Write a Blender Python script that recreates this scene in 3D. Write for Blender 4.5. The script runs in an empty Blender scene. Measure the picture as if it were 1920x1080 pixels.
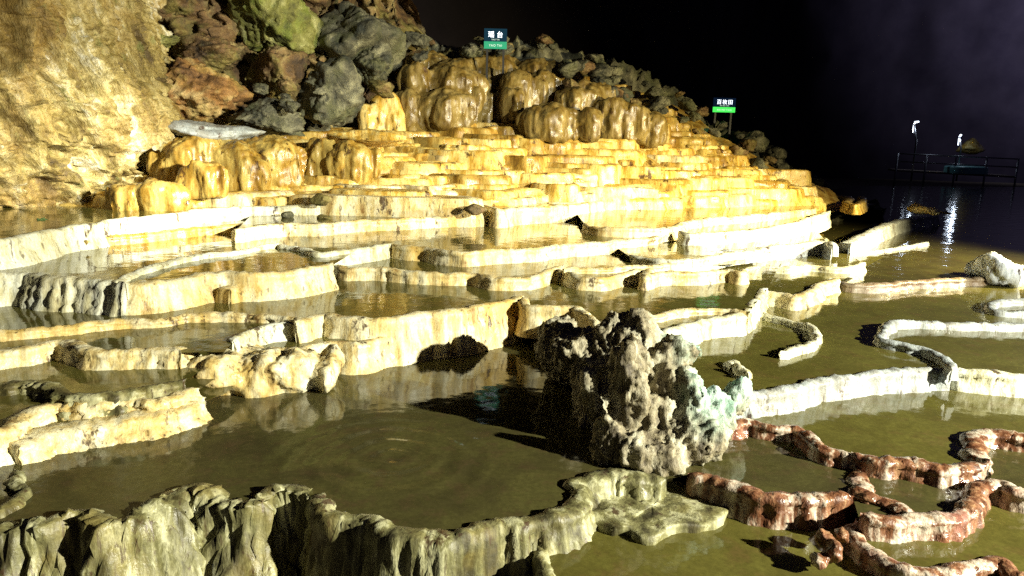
import bpy, bmesh, math, random
import numpy as np
from mathutils import Matrix, Vector

# ------------------------------------------------------------------ camera
F = 1350.0; H = 1.75; TH = math.atan((540 - 262) / F); ROLL = math.radians(1.5)
scene = bpy.context.scene
C = scene.collection
cam_d = bpy.data.cameras.new('camera'); cam = bpy.data.objects.new('camera', cam_d); C.objects.link(cam)
_c, _s = math.cos(ROLL), math.sin(ROLL)
_R = Vector((1, 0, 0)); _U = Vector((0, math.sin(TH), math.cos(TH))); _F = Vector((0, math.cos(TH), -math.sin(TH)))
_x = _c * _R + _s * _U; _y = -_s * _R + _c * _U; _z = -_F
cam.matrix_world = Matrix(((_x.x, _y.x, _z.x, 0), (_x.y, _y.y, _z.y, 0), (_x.z, _y.z, _z.z, H), (0, 0, 0, 1)))
cam_d.sensor_width = 36; cam_d.lens = 36 * F / 1920
cam_d.clip_start = 0.05; cam_d.clip_end = 500
scene.camera = cam

# ------------------------------------------------------------------ dark cave air
world = bpy.data.worlds.new('World'); scene.world = world; world.use_nodes = True
bg = world.node_tree.nodes['Background']
bg.inputs[0].default_value = (0.30, 0.28, 0.62, 1); bg.inputs[1].default_value = 0.020
scene.cycles.use_denoising = False
scene.view_settings.view_transform = 'Standard'; scene.view_settings.look = 'None'
scene.view_settings.exposure = 0.4; scene.view_settings.gamma = 1.0

# ------------------------------------------------------------------ floodlights of the show cave
def flood(name, loc, aim, power, col, cone, blend=0.5, rad=0.1):
    l = bpy.data.lights.new(name, 'SPOT'); l.energy = power; l.color = col
    l.spot_size = math.radians(cone); l.spot_blend = blend; l.shadow_soft_size = rad
    o = bpy.data.objects.new(name, l); C.objects.link(o); o.location = loc
    o.rotation_euler = (Vector(aim) - Vector(loc)).to_track_quat('-Z', 'Y').to_euler()
    return o
flood('floodlight', (10.8, -1.6, 4.7), (0.2, 6.0, 0.0), 19000, (1.0, 0.97, 0.78), 68, 0.8, 0.10)
flood('floodlight', (8.6, 8.2, 2.3), (3.2, 11.6, 0.3), 6200, (1.0, 0.83, 0.42), 92, 1.0, 0.10)
flood('floodlight', (6.0, 2.5, 3.6), (-5.9, 9.4, 0.9), 19000, (1.0, 0.98, 0.84), 15.5, 1.0, 0.12)
flood('floodlight', (43.0, 36.0, 11.0), (47, 53, 18), 44000, (0.62, 0.60, 0.92), 140, 1.0, 0.3)
flood('floodlight', (13.0, 7.5, 2.6), (6.0, 9.6, 0.3), 3600, (0.72, 0.82, 1.0), 40, 0.8, 0.06)

# ------------------------------------------------------------------ helpers
rng = np.random.default_rng(7)
def ray(x, y):
    a = (x - 960) / F; b = (540 - y) / F
    u = a * _c - b * _s; v = a * _s + b * _c
    return (u, math.cos(TH) + v * math.sin(TH), -math.sin(TH) + v * math.cos(TH))
def P(x, y, z):                       # photograph point on the level z -> place
    r = ray(x, y); t = (z - H) / r[2]
    return np.array((r[0] * t, r[1] * t, z))
def PD(x, y, d):                      # photograph point at depth d -> place
    r = ray(x, y); t = d / r[1]
    return np.array((r[0] * t, d, H + r[2] * t))

def _hash(ix, iy, iz):
    n = (ix * 374761393 + iy * 668265263 + iz * 2147483647 % 1013904223) & 0xffffffff
    n = (n ^ (n >> 13)) * 1274126177 & 0xffffffff
    n = (n ^ (n >> 16)) * 2246822519 & 0xffffffff
    return ((n ^ (n >> 15)) & 0xffff) / 32767.5 - 1.0
def noise(p, seed=0):
    p = np.asarray(p, float)
    i = np.floor(p).astype(np.int64); f = p - i; f = f * f * f * (f * (f * 6 - 15) + 10)
    i = i + np.int64(seed * 131 + 5000); r = 0
    for dx in (0, 1):
        wx = f[..., 0] if dx else 1 - f[..., 0]
        for dy in (0, 1):
            wy = f[..., 1] if dy else 1 - f[..., 1]
            for dz in (0, 1):
                wz = f[..., 2] if dz else 1 - f[..., 2]
                r = r + wx * wy * wz * _hash(i[..., 0] + dx, i[..., 1] + dy, i[..., 2] + dz)
    return r
def fbm(p, octv=4, seed=0, gain=0.5):
    p = np.asarray(p, float); a = 1.0; r = 0
    for k in range(octv):
        r = r + a * noise(p, seed + k); p = p * 2.03 + 11.3; a *= gain
    return r
def n1(s, f, seed):
    s = np.asarray(s, float)
    return noise(np.stack([s * f, np.zeros_like(s) + 0.37, np.zeros_like(s) + 0.71], -1), seed)

def obj(name, verts, faces, mat, parent=None, smooth=True, recenter=True):
    verts = np.asarray(verts, float)
    loc = np.zeros(3)
    if recenter and len(verts):
        loc = np.array(((verts[:, 0].min() + verts[:, 0].max()) / 2, (verts[:, 1].min() + verts[:, 1].max()) / 2, verts[:, 2].min()))
    if parent is not None:
        loc = loc * 0
    me = bpy.data.meshes.new(name)
    base = np.array(parent.location) if parent is not None else loc
    me.from_pydata((verts - base).tolist(), [], [tuple(int(k) for k in f) for f in faces]); me.validate()
    me.materials.append(mat)
    if smooth:
        me.polygons.foreach_set('use_smooth', [True] * len(me.polygons))
    me.update()
    o = bpy.data.objects.new(name, me); C.objects.link(o)
    if parent is not None:
        o.parent = parent
    else:
        o.location = loc
    return o
def tag(o, label=None, cat=None, group=None, kind=None):
    if label: o['label'] = label
    if cat: o['category'] = cat
    if group: o['group'] = group
    if kind: o['kind'] = kind
    return o
def empty(name, loc):
    o = bpy.data.objects.new(name, None); C.objects.link(o); o.location = loc; o.empty_display_size = 0.1
    bpy.context.view_layer.update()
    return o
def gridfaces(n, m, closed=False):
    f = []
    for i in range(n - 1 + (1 if closed else 0)):
        a = i * m; b = ((i + 1) % n) * m
        for j in range(m - 1):
            f.append((a + j, b + j, b + j + 1, a + j + 1))
    return f
def boxmesh(x0, x1, y0, y1, z0, z1):
    v = [(x0, y0, z0), (x1, y0, z0), (x1, y1, z0), (x0, y1, z0), (x0, y0, z1), (x1, y0, z1), (x1, y1, z1), (x0, y1, z1)]
    return v, [(0, 3, 2, 1), (4, 5, 6, 7), (0, 1, 5, 4), (1, 2, 6, 5), (2, 3, 7, 6), (3, 0, 4, 7)]
def tube(pts, r, n=8):
    pts = np.asarray(pts, float); V = []; Fc = []
    for k, p in enumerate(pts):
        t = pts[min(k + 1, len(pts) - 1)] - pts[max(k - 1, 0)]; t = t / np.linalg.norm(t)
        a = np.cross(t, (0.13, 0.91, 0.37)); a /= np.linalg.norm(a); b = np.cross(t, a)
        rr = r[k] if hasattr(r, '__len__') else r
        for i in range(n):
            q = 2 * math.pi * i / n
            V.append(p + rr * (math.cos(q) * a + math.sin(q) * b))
    for k in range(len(pts) - 1):
        for i in range(n):
            Fc.append((k * n + i, k * n + (i + 1) % n, (k + 1) * n + (i + 1) % n, (k + 1) * n + i))
    Fc.append(tuple(range(n))[::-1]); Fc.append(tuple((len(pts) - 1) * n + i for i in range(n)))
    return V, Fc

# ------------------------------------------------------------------ materials
def newmat(name):
    m = bpy.data.materials.new(name); m.use_nodes = True
    nt = m.node_tree; b = nt.nodes['Principled BSDF']
    return m, nt, b
def N(nt, t, **kw):
    n = nt.nodes.new(t)
    for k, v in kw.items(): setattr(n, k, v)
    return n
def pos_map(nt, scale):
    g = N(nt, 'ShaderNodeNewGeometry'); mp = N(nt, 'ShaderNodeMapping'); mp.inputs['Scale'].default_value = scale
    nt.links.new(g.outputs['Position'], mp.inputs['Vector']); return mp.outputs['Vector']
def ntex(nt, vec, scale, detail=4, rough=0.55, dist=0.0):
    t = N(nt, 'ShaderNodeTexNoise'); t.inputs['Scale'].default_value = scale; t.inputs['Detail'].default_value = detail
    t.inputs['Roughness'].default_value = rough; t.inputs['Distortion'].default_value = dist
    nt.links.new(vec, t.inputs['Vector']); return t.outputs['Fac']
def ramp(nt, fac, stops):
    r = N(nt, 'ShaderNodeValToRGB'); e = r.color_ramp.elements
    while len(e) < len(stops): e.new(0.5)
    for k, (p, c) in enumerate(stops):
        e[k].position = p; e[k].color = (c[0], c[1], c[2], 1)
    nt.links.new(fac, r.inputs['Fac']); return r.outputs['Color']
def mix(nt, fac, a, b, mode='MIX'):
    m = N(nt, 'ShaderNodeMix', data_type='RGBA', blend_type=mode)
    for s, i in ((fac, 0), (a, 6), (b, 7)):
        if hasattr(s, 'is_output'): nt.links.new(s, m.inputs[i])
        else: m.inputs[i].default_value = s if i == 0 else (*s, 1)
    return m.outputs[2]
def maprange(nt, v, a, b, c=0, d=1):
    m = N(nt, 'ShaderNodeMapRange'); m.inputs[1].default_value = a; m.inputs[2].default_value = b
    m.inputs[3].default_value = c; m.inputs[4].default_value = d; nt.links.new(v, m.inputs[0]); return m.outputs[0]
def bump(nt, b, h, strength, dist, prev=None):
    n = N(nt, 'ShaderNodeBump'); n.inputs['Strength'].default_value = strength; n.inputs['Distance'].default_value = dist
    nt.links.new(h, n.inputs['Height'])
    if prev: nt.links.new(prev, n.inputs['Normal'])
    nt.links.new(n.outputs[0], b.inputs['Normal']); return n.outputs[0]

def travertine(name, dark, mid, light, stain, streak=9.0, patch=1.6, rough=(0.3, 0.65), grain=60, stain_amt=0.5, dark_amt=0.36, shade_deposit=(0.045, 0.02, 0.008), shade_at=0.60):
    m, nt, b = newmat(name)
    iso = pos_map(nt, (1, 1, 1)); drip = pos_map(nt, (1, 1, 0.16))
    st = ntex(nt, drip, streak, 5, 0.65)
    pt = ntex(nt, iso, patch, 5, 0.6)
    fine = ntex(nt, iso, grain, 3, 0.6)
    base = ramp(nt, st, [(dark_amt - 0.08, dark), (dark_amt + 0.08, mid), (0.58, light)])
    base = mix(nt, maprange(nt, pt, 0.5, 0.66, 0, stain_amt), base, stain)
    base = mix(nt, maprange(nt, fine, 0.3, 0.75, 0, 0.45), base, dark)
    sp = ntex(nt, pos_map(nt, (1, 1, 0.45)), 4.2, 5, 0.72)
    base = mix(nt, maprange(nt, sp, shade_at, shade_at + 0.045, 0, 0.9), base, shade_deposit)  # dark patches painted for shadowed hollows, mixed with dark deposits
    thin = ntex(nt, pos_map(nt, (1, 1, 0.07)), 26, 3, 0.6)
    base = mix(nt, maprange(nt, thin, 0.60, 0.68, 0, 0.7), base, shade_deposit)
    nt.links.new(base, b.inputs['Base Color'])
    nt.links.new(maprange(nt, ntex(nt, iso, 7, 3), 0.35, 0.65, rough[0], rough[1]), b.inputs['Roughness'])
    p = bump(nt, b, ntex(nt, drip, streak * 4, 4, 0.6), 0.5, 0.012)
    bump(nt, b, fine, 0.5, 0.006, p)
    return m
M = {}
M['cream'] = travertine('cream_travertine', (0.24, 0.13, 0.035), (0.66, 0.54, 0.24), (0.80, 0.76, 0.52), (0.62, 0.40, 0.06), stain_amt=0.65)
M['pale'] = travertine('pale_travertine', (0.24, 0.20, 0.09), (0.62, 0.60, 0.40), (0.80, 0.81, 0.68), (0.60, 0.46, 0.12), stain_amt=0.4)
M['ochre'] = travertine('ochre_travertine', (0.09, 0.045, 0.008), (0.34, 0.20, 0.03), (0.54, 0.40, 0.11), (0.27, 0.14, 0.018), streak=6, rough=(0.18, 0.45), patch=2.6)
M['brown'] = travertine('brown_flowstone', (0.045, 0.026, 0.007), (0.16, 0.105, 0.022), (0.27, 0.20, 0.065), (0.13, 0.08, 0.015), streak=6, rough=(0.2, 0.55), patch=2.2)
M['gold'] = travertine('gold_travertine', (0.20, 0.095, 0.015), (0.56, 0.36, 0.06), (0.76, 0.62, 0.24), (0.52, 0.28, 0.03), streak=7, rough=(0.25, 0.55), patch=2.6)
M['red'] = travertine('iron_red_travertine', (0.14, 0.045, 0.016), (0.36, 0.17, 0.07), (0.74, 0.64, 0.50), (0.30, 0.09, 0.035), streak=9, patch=5.0, rough=(0.25, 0.6), dark_amt=0.43, stain_amt=0.8, shade_deposit=(.05,.018,.012), shade_at=.57)
M['rust'] = travertine('dull_brown_travertine', (0.05, 0.03, 0.015), (0.16, 0.11, 0.06), (0.30, 0.25, 0.18), (0.14, 0.07, 0.035), streak=9)
M['olive'] = travertine('olive_travertine', (0.04, 0.034, 0.012), (0.21, 0.20, 0.085), (0.44, 0.43, 0.25), (0.32, 0.25, 0.07), streak=8, dark_amt=0.44, rough=(0.35, 0.7), patch=2.2)
M['grey'] = travertine('blue_grey_travertine', (0.15, 0.14, 0.12), (0.29, 0.31, 0.30), (0.42, 0.47, 0.48), (0.36, 0.30, 0.19), stain_amt=0.4, streak=12)

def banded(name):
    m, nt, b = newmat(name)
    drip = pos_map(nt, (1, 1, 0.10)); iso = pos_map(nt, (1, 1, 1))
    f = ntex(nt, drip, 5.5, 4, 0.6); g = ntex(nt, drip, 22, 4, 0.6); fine = ntex(nt, iso, 70, 3, 0.6); pt = ntex(nt, iso, 3.0, 3)
    redc = ramp(nt, g, [(0.36, (0.07, 0.026, 0.012)), (0.5, (0.21, 0.095, 0.048)), (0.64, (0.36, 0.21, 0.11))])
    crm = ramp(nt, g, [(0.36, (0.28, 0.20, 0.12)), (0.55, (0.58, 0.50, 0.40))])
    col = mix(nt, maprange(nt, f, 0.50, 0.55), redc, crm)
    col = mix(nt, maprange(nt, pt, 0.56, 0.66, 0, .6), col, (0.36, 0.16, 0.13))
    col = mix(nt, maprange(nt, fine, 0.35, 0.72, 0, 0.5), col, (0.10, 0.035, 0.015))
    nt.links.new(col, b.inputs['Base Color'])
    nt.links.new(maprange(nt, ntex(nt, iso, 18, 3), 0.35, 0.65, .12, .55), b.inputs['Roughness'])
    p = bump(nt, b, g, 0.6, 0.012); bump(nt, b, ntex(nt, iso, 40, 3), 0.7, 0.010, p)
    return m
M['red'] = banded('banded_red_travertine')
def rockmat(name, a, c, d, tint, scale=2.2, tint_amt=0.5):
    m, nt, b = newmat(name)
    iso = pos_map(nt, (1, 1, 1))
    f1 = ntex(nt, iso, scale, 7, 0.62, 0.4); f2 = ntex(nt, iso, scale * 0.6 + 0.3, 4, 0.6); f3 = ntex(nt, iso, scale * 14, 4, 0.7)
    col = ramp(nt, f1, [(0.34, a), (0.5, c), (0.68, d)])
    col = mix(nt, maprange(nt, f2, 0.48, 0.62, 0, tint_amt), col, tint)
    col = mix(nt, maprange(nt, f3, 0.35, 0.7, 0, 0.45), col, a)
    nt.links.new(col, b.inputs['Base Color']); b.inputs['Roughness'].default_value = 0.72
    p = bump(nt, b, f1, 1.0, 0.09); bump(nt, b, f3, 0.8, 0.02, p)
    return m
M['cliff'] = rockmat('cliff_flowstone', (0.14, 0.09, 0.02), (0.48, 0.38, 0.12), (0.78, 0.76, 0.56), (0.48, 0.31, 0.05), 2.4, 0.55)
M['boulder'] = rockmat('brown_boulder', (0.03, 0.017, 0.008), (0.15, 0.085, 0.03), (0.36, 0.29, 0.12), (0.17, 0.18, 0.03), 2.4)
M['orange_boulder'] = rockmat('orange_boulder', (0.06, 0.028, 0.01), (0.30, 0.15, 0.04), (0.55, 0.44, 0.20), (0.32, 0.27, 0.05), 2.2, 0.4)
M['green_boulder'] = rockmat('green_boulder', (0.035, 0.035, 0.01), (0.17, 0.17, 0.035), (0.44, 0.44, 0.20), (0.18, 0.24, 0.03), 2.4, 0.6)
M['grey_boulder'] = rockmat('grey_boulder', (0.02, 0.024, 0.018), (0.085, 0.08, 0.05), (0.28, 0.27, 0.17), (0.11, 0.12, 0.03), 3.2, 0.4)
M['shadow_black'] = rockmat('shadow_black_rock', (0.010, 0.009, 0.012), (0.015, 0.013, 0.016), (0.020, 0.017, 0.021), (0.019, 0.014, 0.014), 0.4, 0.4)  # near black, colours only the stub that stands for a shadow
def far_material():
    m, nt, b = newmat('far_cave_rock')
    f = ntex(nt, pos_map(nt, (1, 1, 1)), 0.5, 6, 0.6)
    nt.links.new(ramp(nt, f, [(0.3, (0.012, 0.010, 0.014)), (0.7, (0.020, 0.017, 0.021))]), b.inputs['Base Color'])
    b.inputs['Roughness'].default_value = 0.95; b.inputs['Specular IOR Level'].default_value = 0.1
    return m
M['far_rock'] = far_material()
M['stump'] = rockmat('weathered_stump', (0.05, 0.04, 0.025), (0.26, 0.22, 0.14), (0.58, 0.56, 0.44), (0.40, 0.36, 0.20), 7.0, 0.3)
def cliff_material():
    m, nt, b = newmat('leaning_flowstone')
    g = N(nt, 'ShaderNodeNewGeometry'); mp = N(nt, 'ShaderNodeMapping'); mp.vector_type = 'TEXTURE'
    mp.inputs['Rotation'].default_value = (0, math.radians(-24), 0); mp.inputs['Scale'].default_value = (1, 1, 3.4)
    nt.links.new(g.outputs['Position'], mp.inputs['Vector']); v = mp.outputs[0]; iso = pos_map(nt, (1, 1, 1))
    f1 = ntex(nt, v, 3.0, 8, 0.66, 0.3); f2 = ntex(nt, iso, 0.9, 5, 0.6); f3 = ntex(nt, iso, 30, 4, 0.7); f4 = ntex(nt, v, 9, 4, 0.6)
    col = ramp(nt, f1, [(0.36, (0.07, 0.045, 0.010)), (0.47, (0.27, 0.20, 0.05)), (0.56, (0.46, 0.38, 0.16)), (0.66, (0.80, 0.79, 0.66))])
    col = mix(nt, maprange(nt, f2, 0.46, 0.60, 0, 0.6), col, (0.27, 0.16, 0.03))
    col = mix(nt, maprange(nt, f4, 0.60, 0.70, 0, 0.55), col, (0.13, 0.16, 0.035))
    col = mix(nt, maprange(nt, f3, 0.35, 0.7, 0, 0.45), col, (0.08, 0.05, 0.015))
    nt.links.new(col, b.inputs['Base Color']); b.inputs['Roughness'].default_value = 0.6
    p = bump(nt, b, f1, 1.0, 0.12); bump(nt, b, f3, 0.8, 0.02, p)
    return m
M['cliff'] = cliff_material()
def stump_material():
    m, nt, b = newmat('weathered_column_rock')
    iso = pos_map(nt, (1, 1, 1)); drip = pos_map(nt, (1, 1, 0.35))
    f1 = ntex(nt, drip, 9, 6, 0.65, 0.3); f3 = ntex(nt, iso, 55, 4, 0.7)
    col = ramp(nt, f1, [(0.36, (0.06, 0.045, 0.025)), (0.48, (0.26, 0.22, 0.13)), (0.64, (0.55, 0.52, 0.38))])
    teal = ramp(nt, f1, [(0.34, (0.16, 0.30, 0.22)), (0.48, (0.38, 0.56, 0.46)), (0.62, (0.66, 0.78, 0.72))])
    g = N(nt, 'ShaderNodeNewGeometry'); sx = N(nt, 'ShaderNodeSeparateXYZ'); nt.links.new(g.outputs['Position'], sx.inputs[0])
    # algae crust grows on the upper right shoulder
    a = maprange(nt, sx.outputs[0], 0.92, 1.12); z = maprange(nt, sx.outputs[2], 0.14, 0.32)
    mu = N(nt, 'ShaderNodeMath', operation='MULTIPLY'); nt.links.new(a, mu.inputs[0]); nt.links.new(z, mu.inputs[1])
    nz = maprange(nt, ntex(nt, iso, 5, 3), 0.36, 0.52)
    mv = N(nt, 'ShaderNodeMath', operation='MULTIPLY'); nt.links.new(mu.outputs[0], mv.inputs[0]); nt.links.new(nz, mv.inputs[1])
    col = mix(nt, mv.outputs[0], col, teal)
    col = mix(nt, maprange(nt, f3, 0.35, 0.7, 0, 0.5), col, (0.06, 0.05, 0.03))
    nt.links.new(col, b.inputs['Base Color']); b.inputs['Roughness'].default_value = 0.6
    p = bump(nt, b, f1, 0.9, 0.03); bump(nt, b, f3, 0.7, 0.008, p)
    return m
M['column'] = stump_material()

def water_material(name, col, col2, rings=None, wave=0.10):
    m, nt, b = newmat(name)
    iso = pos_map(nt, (1, 1, 1))
    f = ntex(nt, iso, 2.4, 7, 0.72, 0.6); g = ntex(nt, iso, 34, 4, 0.75)
    c = ramp(nt, f, [(0.36, col2), (0.5, tuple((p + q) / 2 for p, q in zip(col, col2))), (0.62, col)])
    c = mix(nt, maprange(nt, ntex(nt, iso, 5.5, 4, 0.7), 0.52, 0.66, 0, 0.55), c, (col[0] * .9, col[1] * .62, col[2] * 1.0))
    c = mix(nt, maprange(nt, g, 0.38, 0.68, 0, 0.55), c, tuple(k * 0.4 for k in col))
    nt.links.new(c, b.inputs['Base Color'])
    b.inputs['Roughness'].default_value = 0.07; b.inputs['IOR'].default_value = 1.33
    p = bump(nt, b, ntex(nt, iso, 3.5, 2, 0.5), wave, 0.05)
    p = bump(nt, b, ntex(nt, iso, 17, 2, 0.5), wave * 0.8, 0.008, p)
    if rings is not None:
        for (rx, ry, rad) in rings:
            mp = N(nt, 'ShaderNodeMapping'); ge = N(nt, 'ShaderNodeNewGeometry')
            mp.inputs['Location'].default_value = (-rx, -ry, 0); nt.links.new(ge.outputs['Position'], mp.inputs['Vector'])
            w = N(nt, 'ShaderNodeTexWave', wave_type='RINGS', rings_direction='Z')
            w.inputs['Scale'].default_value = 2.0; w.inputs['Distortion'].default_value = 3.5; w.inputs['Detail'].default_value = 2; w.inputs['Detail Scale'].default_value = 1.2
            nt.links.new(mp.outputs[0], w.inputs['Vector'])
            ln = N(nt, 'ShaderNodeVectorMath', operation='LENGTH'); nt.links.new(mp.outputs[0], ln.inputs[0])
            fall = maprange(nt, ln.outputs['Value'], rad * 0.3, rad, 1, 0)
            mu = N(nt, 'ShaderNodeMath', operation='MULTIPLY'); nt.links.new(w.outputs['Fac'], mu.inputs[0]); nt.links.new(fall, mu.inputs[1])
            p = bump(nt, b, mu.outputs[0], 0.42, 0.010, p)
    return m
_r = P(735, 862, 0)
M['water_ring'] = water_material('rippled_pool_water', (0.082, 0.076, 0.024), (0.050, 0.043, 0.017), rings=[(_r[0], _r[1], 0.75)])
M['water'] = water_material('still_pool_water', (0.125, 0.115, 0.026), (0.08, 0.07, 0.016))
M['lake'] = water_material('dark_lake_water', (0.06, 0.055, 0.016), (0.035, 0.03, 0.012), wave=0.16)
M['mud'] = rockmat('wet_mud', (0.03, 0.025, 0.012), (0.07, 0.06, 0.03), (0.12, 0.10, 0.05), (0.06, 0.05, 0.02), 2.0)
def plain(name, col, rough=0.5, metal=0.0, emit=None, es=0.0):
    m, nt, b = newmat(name)
    f = ntex(nt, pos_map(nt, (1, 1, 1)), 20, 3)
    c = mix(nt, maprange(nt, f, 0.3, 0.7, 0, 0.3), col, tuple(k * 0.6 for k in col))
    nt.links.new(c, b.inputs['Base Color']); b.inputs['Roughness'].default_value = rough; b.inputs['Metallic'].default_value = metal
    if 'sign' in name: b.inputs['Specular IOR Level'].default_value = 0.05; b.inputs['Roughness'].default_value = .9
    if emit: b.inputs['Emission Color'].default_value = (*emit, 1); b.inputs['Emission Strength'].default_value = es
    return m
M['metal'] = plain('grey_metal', (0.25, 0.25, 0.27), 0.4, 0.8)
M['post'] = plain('dark_post', (0.012, 0.012, 0.014), 0.6)
M['deck'] = plain('deck_boards', (0.25, 0.20, 0.16), 0.6)
M['teal'] = plain('teal_platform', (0.20, 0.50, 0.50), 0.4)
M['lamp'] = plain('lamp_glass', (0.8, 0.85, 0.9), 0.3, 0, (0.75, 0.85, 1.0), 5)
M['sign_navy'] = plain('sign_navy', (0.002, 0.006, 0.012), 0.4, 0, (0.01, 0.06, 0.10), 0.4)
M['sign_dark'] = plain('sign_dark', (0.001, 0.002, 0.005), 0.5, 0, (0.005, 0.02, 0.06), 0.3)
M['sign_teal'] = plain('sign_teal_strip', (0.02, 0.20, 0.12), 0.4, 0, (0.04, 0.36, 0.20), 0.4)
M['sign_green'] = plain('sign_green_strip', (0.03, 0.30, 0.04), 0.4, 0, (0.06, 0.75, 0.10), 0.9)
M['sign_white'] = plain('sign_lettering', (0.7, 0.75, 0.8), 0.5, 0, (0.75, 0.85, 1.0), 1.6)
M['sign_pale'] = plain('sign_small_lettering', (0.5, 0.6, 0.6), 0.5, 0, (0.55, 0.85, 0.75), 0.5)
M['moss'] = rockmat('green_moss', (0.02, 0.04, 0.01), (0.07, 0.13, 0.02), (0.14, 0.22, 0.04), (0.06, 0.10, 0.02), 9)

# ------------------------------------------------------------------ shape builders
def catmull(pts, ds):
    pts = np.asarray(pts, float); k = len(pts)
    if k == 2: pts = np.array([pts[0], (pts[0] + pts[1]) / 2, pts[1]]); k = 3
    ext = np.vstack([2 * pts[0] - pts[1], pts, 2 * pts[-1] - pts[-2]]); out = []
    for i in range(k - 1):
        p0, p1, p2, p3 = ext[i:i + 4]
        n = max(2, int(np.linalg.norm((p2 - p1)[:2]) / ds))
        # centripetal parameters keep tight curls free of loops
        t1 = max(np.linalg.norm(p1[:2] - p0[:2]) ** 0.5, 1e-3); t2 = t1 + max(np.linalg.norm(p2[:2] - p1[:2]) ** 0.5, 1e-3)
        t3 = t2 + max(np.linalg.norm(p3[:2] - p2[:2]) ** 0.5, 1e-3)
        for t in np.linspace(t1, t2, n, endpoint=False):
            a1 = (t1 - t) / t1 * p0 + t / t1 * p1
            a2 = (t2 - t) / (t2 - t1) * p1 + (t - t1) / (t2 - t1) * p2
            a3 = (t3 - t) / (t3 - t2) * p2 + (t - t2) / (t3 - t2) * p3
            b1 = (t2 - t) / t2 * a1 + t / t2 * a2
            b2 = (t3 - t) / (t3 - t1) * a2 + (t - t1) / (t3 - t1) * a3
            out.append((t2 - t) / (t2 - t1) * b1 + (t - t1) / (t2 - t1) * b2)
    out.append(pts[-1])
    return np.array(out)

_seed = [0]
WALLS = 'rimstone walls holding the cave pools'
def dam(label, px, z, zb, mat, thick=0.08, lean=0.06, drape=0.020, ridge=0.014, rough=0.009, lip=0.018, name='rimstone_dam', toprough=0.017, inner=0.14, wob=0.012, cat='rimstone', dfreq=1.0):
    """a rimstone wall; px is its upper outer edge in the photograph, z its crest, zb the level it stands on"""
    _seed[0] += 1; sd = _seed[0] * 3
    base = [np.append(P(q[0], q[1], z), (q[2] if len(q) > 2 else zb)) for q in px]
    dist = np.mean([b[1] for b in base]); ds = float(np.clip(dist * 0.0042, 0.013, 0.05))
    c = catmull(np.array([[b[0], b[1], b[3]] for b in base]), ds)
    zbv = c[:, 2]; c = c[:, :2]; n = len(c)
    s = np.concatenate([[0], np.cumsum(np.linalg.norm(np.diff(c, axis=0), axis=1))])
    t = np.gradient(c, axis=0); k = max(1, int(0.03 / ds))
    ker = np.ones(2 * k + 1) / (2 * k + 1)
    t = np.stack([np.convolve(np.pad(t[:, i], k, mode='edge'), ker, 'valid') for i in (0, 1)], -1)
    t /= np.linalg.norm(t, axis=1)[:, None] + 1e-9
    nrm = np.stack([t[:, 1], -t[:, 0]], -1)
    sc = max(0.8, min(1.6, dist / 5.0))
    c = c + nrm * (wob * n1(s, 5.0 / sc, sd) + wob * 0.5 * n1(s, 17.0 / sc, sd + 1))[:, None]
    zt = z + toprough * n1(s, 4.5 / sc, sd + 2) * 0.7 + toprough * 0.6 * n1(s, 16 / sc, sd + 3) + toprough * 0.35 * n1(s, 45 / sc, sd + 9)
    K = 11
    u = np.linspace(0, 1, K)
    endw = np.clip(np.minimum(s, s[-1] - s) / 0.05, 0.15, 1)
    rows = []
    dr = drape * n1(s, 3.2 * dfreq / sc, sd + 4) + drape * 0.7 * n1(s, 9 * dfreq / sc, sd + 5)
    rg = ridge * (1 - 2 * np.abs(n1(s, 13 / sc, sd + 6))) + ridge * 0.6 * (1 - 2 * np.abs(n1(s, 31 / sc, sd + 7)))
    for j in range(K):
        uu = u[j]
        off = lean * (1 - uu) ** 1.4 + lip * math.exp(-((uu - 0.93) / 0.09) ** 2) + 0.012
        w = 0.25 + 0.75 * math.sin(math.pi * min(uu * 0.75 + 0.2, 1.0))
        o = off * endw + (dr + rg) * w
        zz = (zbv - 0.06) + (zt - 0.008 - zbv + 0.06) * uu
        rows.append(np.stack([c[:, 0] + nrm[:, 0] * o, c[:, 1] + nrm[:, 1] * o, zz], -1))
    th = thick * endw * (1 + 0.35 * n1(s, 6 / sc, sd + 8))
    for fr, dz in ((0.1, 0.004), (0.45, 0.006), (0.85, 0.0), (1.05, -0.02), (1.2, -inner)):
        o = 0.01 - th * fr * 1.2
        rows.append(np.stack([c[:, 0] + nrm[:, 0] * o, c[:, 1] + nrm[:, 1] * o, zt + dz], -1))
    V = np.stack(rows, 1)                                  # n x m x 3
    m = V.shape[1]
    q = V.reshape(-1, 3)
    d = rough * fbm(q * 16 / sc, 3, sd) + rough * 0.7 * fbm(q * 55 / sc, 2, sd + 5)
    nn = np.repeat(nrm, m, axis=0)
    q[:, 0] += nn[:, 0] * d; q[:, 1] += nn[:, 1] * d; q[:, 2] += 0.5 * d
    f = gridfaces(n, m) + [tuple(range(m))[::-1], tuple((n - 1) * m + j for j in range(m))]
    o = obj(name, q, f, mat)
    return tag(o, label, cat, WALLS)

def sheet(name, z, px, back, mat, dz=0.015):
    """a level sheet of water: px follows the wall that holds it, back lies under the next level up"""
    pts = [P(x, y, z + dz)[:2] for (x, y) in [q[:2] for q in px]] + [np.array(b, float) for b in back]
    bm = bmesh.new()
    f = bm.faces.new([bm.verts.new((p[0], p[1], z)) for p in pts]); f.normal_update()
    if f.normal.z < 0: f.normal_flip()
    bmesh.ops.triangulate(bm, faces=bm.faces[:])
    me = bpy.data.meshes.new(name); bm.to_mesh(me); bm.free(); me.materials.append(mat)
    o = bpy.data.objects.new(name, me); C.objects.link(o)
    return tag(o, kind='structure')

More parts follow.
